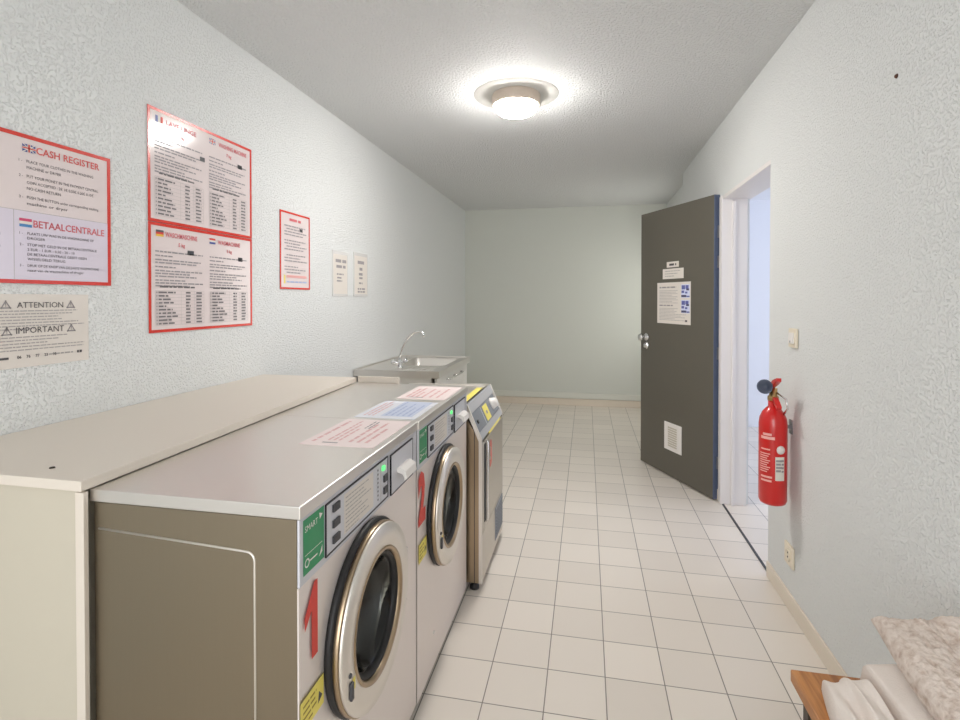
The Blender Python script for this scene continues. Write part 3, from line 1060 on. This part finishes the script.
# bright rim that follows the side profile
b = B()
rim = [(dx1, 0.035), (dx1, 0.697), (-0.536, 0.856), (-0.566, 0.858), (dx0, 0.845), (dx0, 0.838), (-0.570, 0.838), (-0.545, 0.838), (-0.482, 0.690), (-0.482, 0.035)]
prism(b, rim, 'y', dy0, dy0 + 0.016)
obj('side_rim', b, M_DOORRING, dry)
b = B()
prism(b, rim, 'y', dy1 - 0.016, dy1)
obj('side_rim', b, M_DOORRING, dry)
b = B(); box(b, dx0, -0.566, dy0 + 0.006, dy1 - 0.006, 0.838, 0.846)
obj('top_panel', b, M_STEEL, dry)
# sloping panel
P0, P1 = Vector((-0.546, 2.361, 0.850)), Vector((-0.474, 2.361, 0.694))
dwn = (P1 - P0).normalized()
Lp = (P1 - P0).length
shp = Sheet(P1, (0, 1, 0), -dwn, dry, base=0.0)
b = B(); shp.rect(b, 0, 0, dy1 - dy0 - 0.032, Lp, -0.012, 0.002)
obj('control_panel', b, M_DRYPANEL, dry)
b = B(); shp.rect(b, 0, Lp - 0.045, dy1 - dy0 - 0.032, Lp + 0.004, 0.002, 0.008); shp.rect(b, 0, -0.003, dy1 - dy0 - 0.032, 0.03, 0.002, 0.006)
obj('panel_trim', b, mat('silver_trim', S(176, 176, 180), .4, .5), dry)
b = B(); shp.rect(b, 0.24, 0.036, 0.34, 0.112, 0.002, 0.004); 
o = obj('yellow_sticker', b, M_YEL, dry); o['label'] = 'yellow sticker on the sloping panel'
b = B(); shp.ink(b, 0.272, 0.066, 0.304, 0.082, 0.0045)
obj('printed_mark', b, M_GREYPRINT, dry)
b = B(); shp.rect(b, 0.20, 0.030, 0.204, 0.118, 0.002, 0.004)
obj('panel_divider', b, M_CTRL, dry)
b = B(); shp.rect(b, 0.055, 0.066, 0.075, 0.082, 0.002, 0.006)
obj('button', b, M_BLACK, dry)
b = B()
kc = shp.M @ Vector((0.46, 0.085, 0.002)); kn = shp.M.to_3x3() @ Vector((0, 0, 1))
lathe(b, [(0, 0.034), (0.020, 0.034), (0.024, 0.028), (0.030, 0.006), (0.034, 0.0), (0, 0)], kc, kn, 28)
o = obj('knob', b, M_WHITEPL, dry); o['label'] = 'white turning knob'
b = B(); shp.rect(b, 0.16, -0.012, 0.50, -0.001, 0.001, 0.005)
o = obj('yellow_strip', b, M_YEL, dry); o['label'] = 'thin yellow strip under the sloping panel'
b = B()
prism(b, [(-0.600, 2.46), (-0.568, 2.46), (-0.568, 2.87), (-0.600, 2.87)], 'z', 0.846, 0.8475)
o = obj('top_label', b, M_YEL, dry); o['label'] = 'yellow label on the top front edge'
# door, grip slot, lower panel, vent
b = B(); box(b, dx1 - 0.014, dx1 + 0.002, dy0 + 0.030, dy1 - 0.018, 0.262, 0.680, 0.004)
dd_ = obj('door', b, M_STEELV, dry)
b = B(); box(b, dx1 + 0.0005, dx1 + 0.005, dy0 + 0.052, dy0 + 0.088, 0.30, 0.665, 0.002)
o = obj('grip', b, M_BLACK, dd_); o['label'] = 'black recessed grip'
b = B(); tube(b, [(dx1 + 0.003, dy0 + 0.094, 0.29), (dx1 + 0.010, dy0 + 0.094, 0.30), (dx1 + 0.010, dy0 + 0.094, 0.665), (dx1 + 0.003, dy0 + 0.094, 0.675)], 0.005, 10)
obj('grip_edge', b, M_CHROME, dd_)
b = B(); sh = Sheet((dx1 + 0.002, dy0, 0), (0, 1, 0), (0, 0, 1), dry); sh.text(b, '3', 0.19, 0.52, width=0.06, height=0.12, c=0.001, bold=0.05)
o = obj('number_sticker', b, mat('faded_red_print', S(214, 120, 108), .5), dd_); o['label'] = 'faded red number'
b = B(); box(b, dx1 - 0.014, dx1, dy0 + 0.018, dy1 - 0.018, 0.036, 0.256, 0.003)
lp = obj('lower_panel', b, M_STEELV, dry)
b = B(); box(b, dx1 - 0.001, dx1 + 0.004, 2.70, 2.928, 0.075, 0.246, 0.002)
vg = obj('vent_grille', b, mat('grey_grille', S(138, 141, 147), .5), lp)
b = B()
for k in range(9):
    box(b, dx1 + 0.003, dx1 + 0.006, 2.712, 2.916, 0.086 + k * 0.017, 0.092 + k * 0.017)
obj('grille_slats', b, mat('grille_dark', S(112, 115, 121), .5), vg)
for (x, y) in ((dx1 - 0.04, dy0 + 0.03), (dx1 - 0.04, dy1 - 0.03), (dx0 + 0.05, dy0 + 0.03), (dx0 + 0.05, dy1 - 0.03)):
    b = B(); lathe(b, [(0, 0), (0.022, 0), (0.022, 0.014), (0.012, 0.018), (0.012, 0.036), (0, 0.036)], (x, y, 0), (0, 0, 1), 18)
    obj('foot', b, M_BLACK, dry)


# ================================================================== SHEETS LYING ON THE WASHERS
def top_sheet(label, x0, x1, y0, y1, paper, ink, mode):
    p = (x1, y0, 0.9482)
    t = thing('instruction_sheet', label, 'sheet', p, 0, 'laminated sheets on the washers')
    sh = Sheet(p, (0, 1, 0), (-1, 0, 0), t)
    W, Hh = y1 - y0, x1 - x0
    b = B(); sh.rect(b, 0, 0, W, Hh, 0.0, 0.0012)
    obj('sheet', b, paper, t)
    b = B()
    c = 0.0016
    if mode == 'a':
        sh.words(b, 0.03, 0.27, Hh - 0.03, 0.010, c, 0)
        sh.ink(b, 0.022, 0.115, 0.030, 0.16, c, 1)
        for k in range(3):
            sh.words(b, 0.05, 0.28, 0.15 - k * 0.016, 0.007, c, 0, fill=(1, .8, .6)[k])
        for k in range(3):
            sh.words(b, 0.04, 0.27, 0.082 - k * 0.024, 0.009, c, 0, fill=(.9, 1, .7)[k])
        for k in range(2):
            sh.words(b, 0.19, 0.28, 0.105 - k * 0.012, 0.005, c, 1)
    elif mode == 'b':
        for k in range(3):
            sh.words(b, 0.03, 0.27, Hh - 0.026 - k * 0.015, 0.006, c, 0, fill=(.9, 1, .8)[k])
        sh.ink(b, 0.03, 0.020, 0.28, 0.130, c, 2)
        for k in range(5):
            sh.words(b, 0.04, 0.27, 0.112 - k * 0.020, 0.007, c + 0.0003, 3, fill=(1, .7, .9, .6, .8)[k])
    else:
        for k in range(3):
            sh.words(b, 0.04, 0.27, Hh - 0.035 - k * 0.020, 0.010, c, 0, fill=(.8, .95, .5)[k])
        sh.ink(b, 0.03, 0.10, 0.04, 0.16, c, 1)
        for k in range(3):
            sh.words(b, 0.04, 0.26, 0.100 - k * 0.030, 0.010, c, 0, fill=(.9, .75, .95)[k])
    obj('printed_text', b, [mat('soft_red_print', S(220, 176, 176), .5), M_GREYPRINT, mat('pale_blue_panel', S(194, 203, 224), .5), M_BLUEP], t)


top_sheet('pinkish printed sheet lying on the washer numbered 1', -0.768, -0.552, 1.300, 1.606, M_PAPERP, None, 'a')
top_sheet('printed sheet with a pale blue panel lying between the two pinkish sheets', -0.762, -0.550, 1.634, 1.918, M_PAPERB, None, 'b')
top_sheet('pinkish printed sheet lying on the washer numbered 2 close to the dryer', -0.740, -0.540, 1.972, 2.272, M_PAPERP, None, 'c')

# ================================================================== SINK
sx1, sy0, sy1, sz = -0.952, 3.335, 4.27, 0.857
sink = thing('sink_unit', 'white sink cupboard with a steel drainer top beyond the machines', 'sink', (-1.25, 3.8, 0))
b = B()
box(b, -1.515, -1.012, 3.36, 3.378, 0.0, 0.815, 0.001)
box(b, -1.515, -1.012, 4.227, 4.245, 0.0, 0.815, 0.001)
box(b, -1.515, -1.500, 3.378, 4.227, 0.0, 0.815)
box(b, -1.500, -1.012, 3.378, 4.227, 0.06, 0.078)
obj('body', b, M_WHITELAM, sink)
for k, (a, c) in enumerate(((3.362, 3.800), (3.805, 4.243))):
    b = B(); box(b, -0.990, -0.972, a, c, 0.07, 0.812, 0.002)
    d_ = obj('door', b, M_WHITELAM, sink)
    ym = 3.70 if k == 0 else 3.90
    b = B(); tube(b, [(-0.972, ym - 0.11, 0.775), (-0.950, ym - 0.105, 0.775), (-0.946, ym - 0.09, 0.775), (-0.946, ym + 0.09, 0.775), (-0.950, ym + 0.105, 0.775), (-0.972, ym + 0.11, 0.775)], 0.005, 10)
    obj('handle', b, M_CHROME, d_)
b = B()
bx0, bx1, by0, by1 = -1.395, -1.015, 3.67, 4.16
xw = XL + 0.005
box(b, xw, bx0, sy0, sy1, 0.817, sz)
box(b, bx1, sx1, sy0, sy1, 0.817, sz)
box(b, bx0, bx1, sy0, by0, 0.817, sz)
box(b, bx0, bx1, by1, sy1, 0.817, sz)
box(b, xw, sx1, sy0, sy0 + 0.012, sz, sz + 0.006)
box(b, xw, sx1, sy1 - 0.012, sy1, sz, sz + 0.006)
box(b, sx1 - 0.012, sx1, sy0 + 0.012, sy1 - 0.012, sz, sz + 0.006)
box(b, xw, xw + 0.012, sy0 + 0.012, sy1 - 0.012, sz, sz + 0.006)
for k in range(6):
    tube(b, [(-1.23 + k * 0.035, 3.40, sz + 0.001), (-1.23 + k * 0.035, 3.62, sz + 0.001)], 0.003, 8)
obj('drainer_top', b, M_STEEL, sink)
b = B()
D = 0.15
prs = []
for (z, ins) in ((sz + 0.001, -0.008), (sz - 0.004, 0.0), (sz - D + 0.03, 0.012), (sz - D, 0.04)):
    x0, x1, y0, y1 = bx0 + ins, bx1 - ins, by0 + ins, by1 - ins
    r = 0.05
    loop = []
    for (cx, cy, a0) in ((x1 - r, y1 - r, 0), (x0 + r, y1 - r, 90), (x0 + r, y0 + r, 180), (x1 - r, y0 + r, 270)):
        for q in range(7):
            a = math.radians(a0 + q * 15)
            loop.append(b.verts.new((cx + r * math.cos(a), cy + r * math.sin(a), z)))
    prs.append(loop)
for A, C in zip(prs, prs[1:]):
    for i in range(len(A)):
        j = (i + 1) % len(A)
        b.faces.new((A[i], A[j], C[j], C[i])).smooth = True
b.faces.new(prs[-1])
obj('basin', b, M_STEEL, sink)
b = B(); lathe(b, [(0, 0.004), (0.018, 0.004), (0.034, 0.002), (0.036, 0.0), (0, 0)], ((bx0 + bx1) / 2, (by0 + by1) / 2, sz - D), (0, 0, 1), 24)
obj('drain', b, M_CHROME, sink)
b = B()
for yy in (3.86, 3.885):
    lathe(b, [(0, 0.003), (0.010, 0.003), (0.010, 0.0), (0, 0)], (bx0 + 0.004, yy, sz - 0.05), (1, 0, 0), 14)
obj('overflow', b, M_BLACK, sink)

tap = thing('sink_tap', 'chrome swan neck tap on the steel drainer', 'tap', (-1.29, 3.51, sz))
sz += 0.0006
b = B()
lathe(b, [(0, 0), (0.026, 0), (0.026, 0.008), (0.017, 0.014), (0.016, 0.055), (0.012, 0.062), (0, 0.062)], (-1.29, 3.51, sz), (0, 0, 1), 24)
obj('tap_body', b, M_CHROME, tap)
b = B()
ctl = [(0, .058), (0.006, .10), (.016, .135), (.032, .172), (.055, .205), (.085, .236), (.115, .252), (.145, .257), (.165, .250), (.172, .236), (.172, .218)]
pts = [(-1.29 + q, 3.51 + 0.08 * q, sz + zz) for q, zz in ctl]
tube(b, pts, 0.0085, 12)
obj('spout', b, M_CHROME, tap)
for sg in (-1, 1):
    b = B()
    tube(b, [(-1.29, 3.51, sz + 0.035), (-1.29 + 0.02 * sg, 3.51 + sg * 0.035, sz + 0.042)], 0.009, 12)
    lathe(b, [(0, 0.0), (0.016, 0.0), (0.019, 0.006), (0.019, 0.022), (0.012, 0.028), (0, 0.028)], (-1.29 + 0.02 * sg, 3.51 + sg * 0.035, sz + 0.042), (0.4 * sg, 0.8 * sg, 0.25), 16)
    obj('tap_handle', b, M_CHROME, tap)

b = B()
box(b, -1.064, -0.860, 2.325, 2.341, 0.0, 0.976, 0.001)
o = obj('white_board', b, M_CAB); tag(o, 'plain white board standing upright between the second washer and the dryer', 'board')

# ================================================================== RIGHT WALL FITTINGS
b_sw = thing('light_switch', 'beige light switch beside the doorway above the extinguisher', 'switch', (XR, 2.45, 1.135))
b = B(); box(b, XR - 0.012, XR - 0.0005, 2.408, 2.490, 1.136, 1.218, 0.004)
obj('plate', b, M_BEIGEPL, b_sw)
b = B(); prism(b, [(XR - 0.0115, 1.155), (XR - 0.020, 1.155), (XR - 0.0155, 1.200), (XR - 0.0115, 1.200)], 'y', 2.424, 2.474)
obj('rocker', b, M_WHITEPL, b_sw)
b = B(); box(b, XR - 0.0205, XR - 0.0170, 2.446, 2.452, 1.158, 1.166)
obj('pilot_light', b, M_ZINC, b_sw)
so = thing('wall_socket', 'beige power socket low on the right wall below the extinguisher', 'socket', (XR, 2.475, 0.2))
b = B(); box(b, XR - 0.011, XR - 0.0005, 2.430, 2.525, 0.192, 0.284, 0.004)
obj('plate', b, M_BEIGEPL, so)
b = B(); lathe(b, [(0, 0.012), (0.018, 0.012), (0.020, 0.015), (0.026, 0.016), (0.028, 0.011), (0, 0.011)], (XR, 2.478, 0.238), (-1, 0, 0), 28)
obj('socket_ring', b, M_BEIGEPL, so)
b = B()
for zz in (0.229, 0.247):
    lathe(b, [(0, 0.0135), (0.004, 0.0135), (0.004, 0.012), (0, 0.012)], (XR, 2.478, zz), (-1, 0, 0), 10)
obj('socket_hole', b, M_BLACK, so)
b = B(); lathe(b, [(0, 0.006), (0.004, 0.005), (0.007, 0.0), (0, 0.0)], (XR, 1.715, 1.98), (-1, 0, 0), 14)
o = obj('wall_screw', b, mat('rusty_screw', S(96, 62, 50), .6, .5)); tag(o, 'small rusty screw head high on the right wall', 'screw')

# ---- fire extinguisher
ex, ey, ez0 = 0.788, 2.462, 0.462
er = 0.055
ext = thing('fire_extinguisher', 'red fire extinguisher hung on the wall beside the doorway', 'extinguisher', (ex, ey, ez0))
b = B()
lathe(b, [(0, 0.004), (0.035, 0.0), (0.049, 0.006), (er, 0.020), (er, 0.345), (0.052, 0.370), (0.042, 0.395), (0.028, 0.412), (0.020, 0.420), (0.019, 0.452), (0, 0.452)], (ex, ey, ez0), (0, 0, 1), 48)
obj('cylinder', b, M_EXT, ext)


def wrap(bm, a0, a1, z0, z1, mi=0, rr=er + 0.0006):
    n = max(2, int(abs(a1 - a0) / 6))
    for k in range(n):
        p = []
        for (aa, zz) in ((a0 + (a1 - a0) * k / n, z0), (a0 + (a1 - a0) * (k + 1) / n, z0), (a0 + (a1 - a0) * (k + 1) / n, z1), (a0 + (a1 - a0) * k / n, z1)):
            a = math.radians(aa)
            p.append(bm.verts.new((ex + rr * math.cos(a), ey + rr * math.sin(a), zz)))
        f = bm.faces.new(p); f.material_index = mi; f.smooth = True


# the side turned to the camera is towards azimuth -108 deg
b = B()
wrap(b, -160, -100, ez0 + 0.286, ez0 + 0.298); wrap(b, -150, -112, ez0 + 0.302, ez0 + 0.312)
wrap(b, -160, -118, ez0 + 0.240, ez0 + 0.246)
for k in range(9):
    wrap(b, -165, -118 - 6 * (k % 3), ez0 + 0.222 - k * 0.0095, ez0 + 0.2265 - k * 0.0095)
wrap(b, -160, -110, ez0 + 0.122, ez0 + 0.130); wrap(b, -160, -112, ez0 + 0.106, ez0 + 0.114)
o = obj('printed_text', b, mat('pale_pink_print', S(236, 176, 168), .5), ext); o['label'] = 'white instructions printed on the cylinder'
b = B(); wrap(b, -98, -58, ez0 + 0.115, ez0 + 0.215, 0)
for k in range(4):
    wrap(b, -95, -75 + 5 * (k % 2), ez0 + 0.152 + k * 0.014, ez0 + 0.161 + k * 0.014, 1, er + 0.001)
    wrap(b, -72, -61, ez0 + 0.150 + k * 0.015, ez0 + 0.158 + k * 0.015, 1, er + 0.001)
o = obj('inspection_label', b, [mat('label_paper', S(216, 214, 204), .5), M_GREYPRINT], ext); o['label'] = 'white inspection label'
b = B()
a = math.radians(-76)
lathe(b, [(0, 0.003), (0.017, 0.003), (0.018, 0.0), (0, -0.004)], (ex + er * math.cos(a), ey + er * math.sin(a), ez0 + 0.245), (math.cos(a), math.sin(a), 0), 20)
obj('round_seal', b, M_WHITEPL, ext)
b = B()
lathe(b, [(0, 0.445), (0.022, 0.445), (0.022, 0.462), (0.016, 0.468), (0.016, 0.498), (0, 0.498)], (ex, ey, ez0), (0, 0, 1), 24)
obj('valve', b, mat('brass', S(190, 160, 110), .3, 1.0), ext)
zt_ = ez0 + 0.49
b = B()
prism(b, [(ey + 0.018, zt_ + 0.004), (ey - 0.030, zt_ + 0.026), (ey - 0.068, zt_ + 0.046), (ey - 0.066, zt_ + 0.060), (ey - 0.022, zt_ + 0.046), (ey + 0.020, zt_ + 0.022)], 'x', ex - 0.010, ex + 0.010, bev=0.001)
prism(b, [(ey + 0.014, zt_ - 0.020), (ey - 0.034, zt_ - 0.030), (ey - 0.076, zt_ - 0.060), (ey - 0.070, zt_ - 0.072), (ey - 0.030, zt_ - 0.046), (ey + 0.014, zt_ - 0.036)], 'x', ex - 0.010, ex + 0.010, bev=0.001)
o = obj('lever', b, M_EXT, ext); o['label'] = 'red squeeze lever'
b = B()
tube(b, [(ex - 0.012, ey + 0.010, zt_ - 0.004), (ex - 0.03, ey + 0.03, zt_), (ex - 0.034, ey + 0.045, zt_ + 0.002)], 0.007, 12)
obj('outlet', b, M_CHROME, ext)
b = B()
hd = Vector((-0.35, -0.8, 0.12)).normalized()
hc = Vector((ex - 0.028, ey + 0.006, zt_ + 0.012))
lathe(b, [(0, -0.012), (0.014, -0.012), (0.016, 0.0), (0.030, 0.024), (0.031, 0.030), (0.027, 0.030), (0.012, 0.006), (0, 0.006)], hc, hd, 28)
o = obj('horn', b, mat('blue_black_plastic', S(78, 86, 104), .4), ext); o['label'] = 'dark round discharge horn'
b = B()
tube(b, [(ex + 0.010, ey - 0.012, zt_ - 0.01), (ex + 0.035, ey - 0.05, zt_ - 0.03), (ex + 0.038, ey - 0.056, zt_ - 0.07), (ex + 0.03, ey - 0.03, zt_ - 0.10)], 0.004, 8)
obj('safety_ring', b, M_CHROME, ext)
b = B()
box(b, XR - 0.004, XR, ey + 0.005, ey + 0.035, ez0 + 0.30, ez0 + 0.36)
box(b, ex + 0.045, XR - 0.002, ey + 0.006, ey + 0.026, ez0 + 0.325, ez0 + 0.337)
obj('wall_bracket', b, M_ZINC, ext)

# ================================================================== BENCH WITH LINEN
bz = 0.48
bench = thing('wooden_bench', 'brown wooden bench under the white towels and the fleece', 'bench', (0.655, 0.85, 0))
b = B(); box(b, 0.468, 0.850, 0.36, 1.336, bz - 0.028, bz, 0.003)
obj('seat', b, M_WOOD, bench)
for (x, y) in ((0.490, 1.27), (0.828, 1.27), (0.490, 0.42), (0.828, 0.42)):
    b = B(); box(b, x - 0.014, x + 0.014, y - 0.014, y + 0.014, 0, bz - 0.028, 0.002)
    obj('leg', b, M_LEG, bench)
b = B()
for x in (0.490, 0.828):
    box(b, x - 0.010, x + 0.010, 0.434, 1.256, bz - 0.06, bz - 0.028)
obj('frame_rail', b, M_LEG, bench)


def heap(name, label, cat, corners, base, top, m, nu=70, nv=70, rim=0.07, power=0.5, under=None):
    """a soft folded cloth: corners of its plan (bilinear), base(u,v) and top(u,v) heights"""
    A, Bc, C, Dd = [Vector(c) for c in corners]
    bm = B()
    up, lo = [], []
    for i in range(nu + 1):
        ru, rl = [], []
        for j in range(nv + 1):
            u, v = i / nu, j / nv
            p = A * (1 - u) * (1 - v) + Bc * u * (1 - v) + C * u * v + Dd * (1 - u) * v
            wob = 0.012 * math.sin(7 * v + 2 * u) * (1 - u) + 0.008 * math.sin(11 * u + 1) * (1 - v)
            e = min(u, 1 - u, v, 1 - v) / rim
            k = min(1.0, e) 
            k = (1 - (1 - k) ** 2) ** power
            zb, zt = base(u, v), top(u, v)
            x, y = p.x - wob * 0.6, p.y + wob * 0.5
            ru.append(bm.verts.new((x, y, zb + 0.004 + (zt - zb - 0.004) * k)))
            rl.append(bm.verts.new((x, y, zb)) if 0 < i < nu and 0 < j < nv else None)
        up.append(ru); lo.append(rl)
    for i in range(nu + 1):
        for j in range(nv + 1):
            if lo[i][j] is None:
                lo[i][j] = up[i][j]
    for i in range(nu):
        for j in range(nv):
            bm.faces.new((up[i][j], up[i + 1][j], up[i + 1][j + 1], up[i][j + 1])).smooth = True
            q = (lo[i][j], lo[i][j + 1], lo[i + 1][j + 1], lo[i + 1][j])
            if len(set(q)) == 4 and not all(x in (up[i][j], up[i + 1][j], up[i + 1][j + 1], up[i][j + 1]) for x in q):
                bm.faces.new(q).smooth = True
    bmesh.ops.recalc_face_normals(bm, faces=bm.faces[:])
    o = obj(name, bm, m)
    tag(o, label, cat)
    return o


def fold(u, v, s, sx=0.0):
    return noise.noise(Vector((u * s + sx, v * s * 0.6, 0.3)))


# white towel lying flat under the fleece
heap('folded_towel', 'smooth white towel folded under the beige fleece beside the wall', 'towel',
     [(0.600, 1.300, 0), (0.852, 1.325, 0), (0.852, 0.55, 0), (0.640, 0.55, 0)],
     lambda u, v: bz + 0.001, lambda u, v: bz + 0.060 + 0.010 * fold(u, v, 5, 2) + 0.012 * math.exp(-((u - 0.2) / 0.12) ** 2), M_TOWEL, rim=0.035)
# crumpled towel near the left edge
heap('crumpled_towel', 'crumpled white towel with deep folds on the open edge of the bench', 'towel',
     [(0.512, 1.268, 0), (0.580, 1.276, 0), (0.606, 0.70, 0), (0.430, 0.70, 0)],
     lambda u, v: bz + 0.0015, lambda u, v: bz + 0.050 + min(1.0, 0.1 + v * 4) * (0.016 * fold(u * 1.6, v * 2.0, 4.0, 9) + 0.013 * math.sin(13 * u - 10 * v + 2.2)) + 0.02 * u, M_TOWEL, rim=0.13)


def fl_base(u, v):
    return bz + 0.076 + 0.030 * math.exp(-(u / 0.22) ** 2) * math.exp(-(v / 0.25) ** 2)


def fl_top(u, v):
    return bz + 0.112 + 0.085 * u ** 0.8 - 0.02 * v + 0.012 * fold(u, v, 6, 5) + 0.008 * math.sin(5 * u + 3 * v + 1) + 0.004 * noise.noise(Vector((u * 40, v * 60, 1)))


heap('fleece_blanket', 'thick beige fleece blanket piled on the wooden bench', 'blanket',
     [(0.660, 1.380, 0), (0.854, 1.345, 0), (0.854, 0.60, 0), (0.605, 0.60, 0)], fl_base, fl_top, M_FLEECE, nu=90, nv=150, rim=0.05)
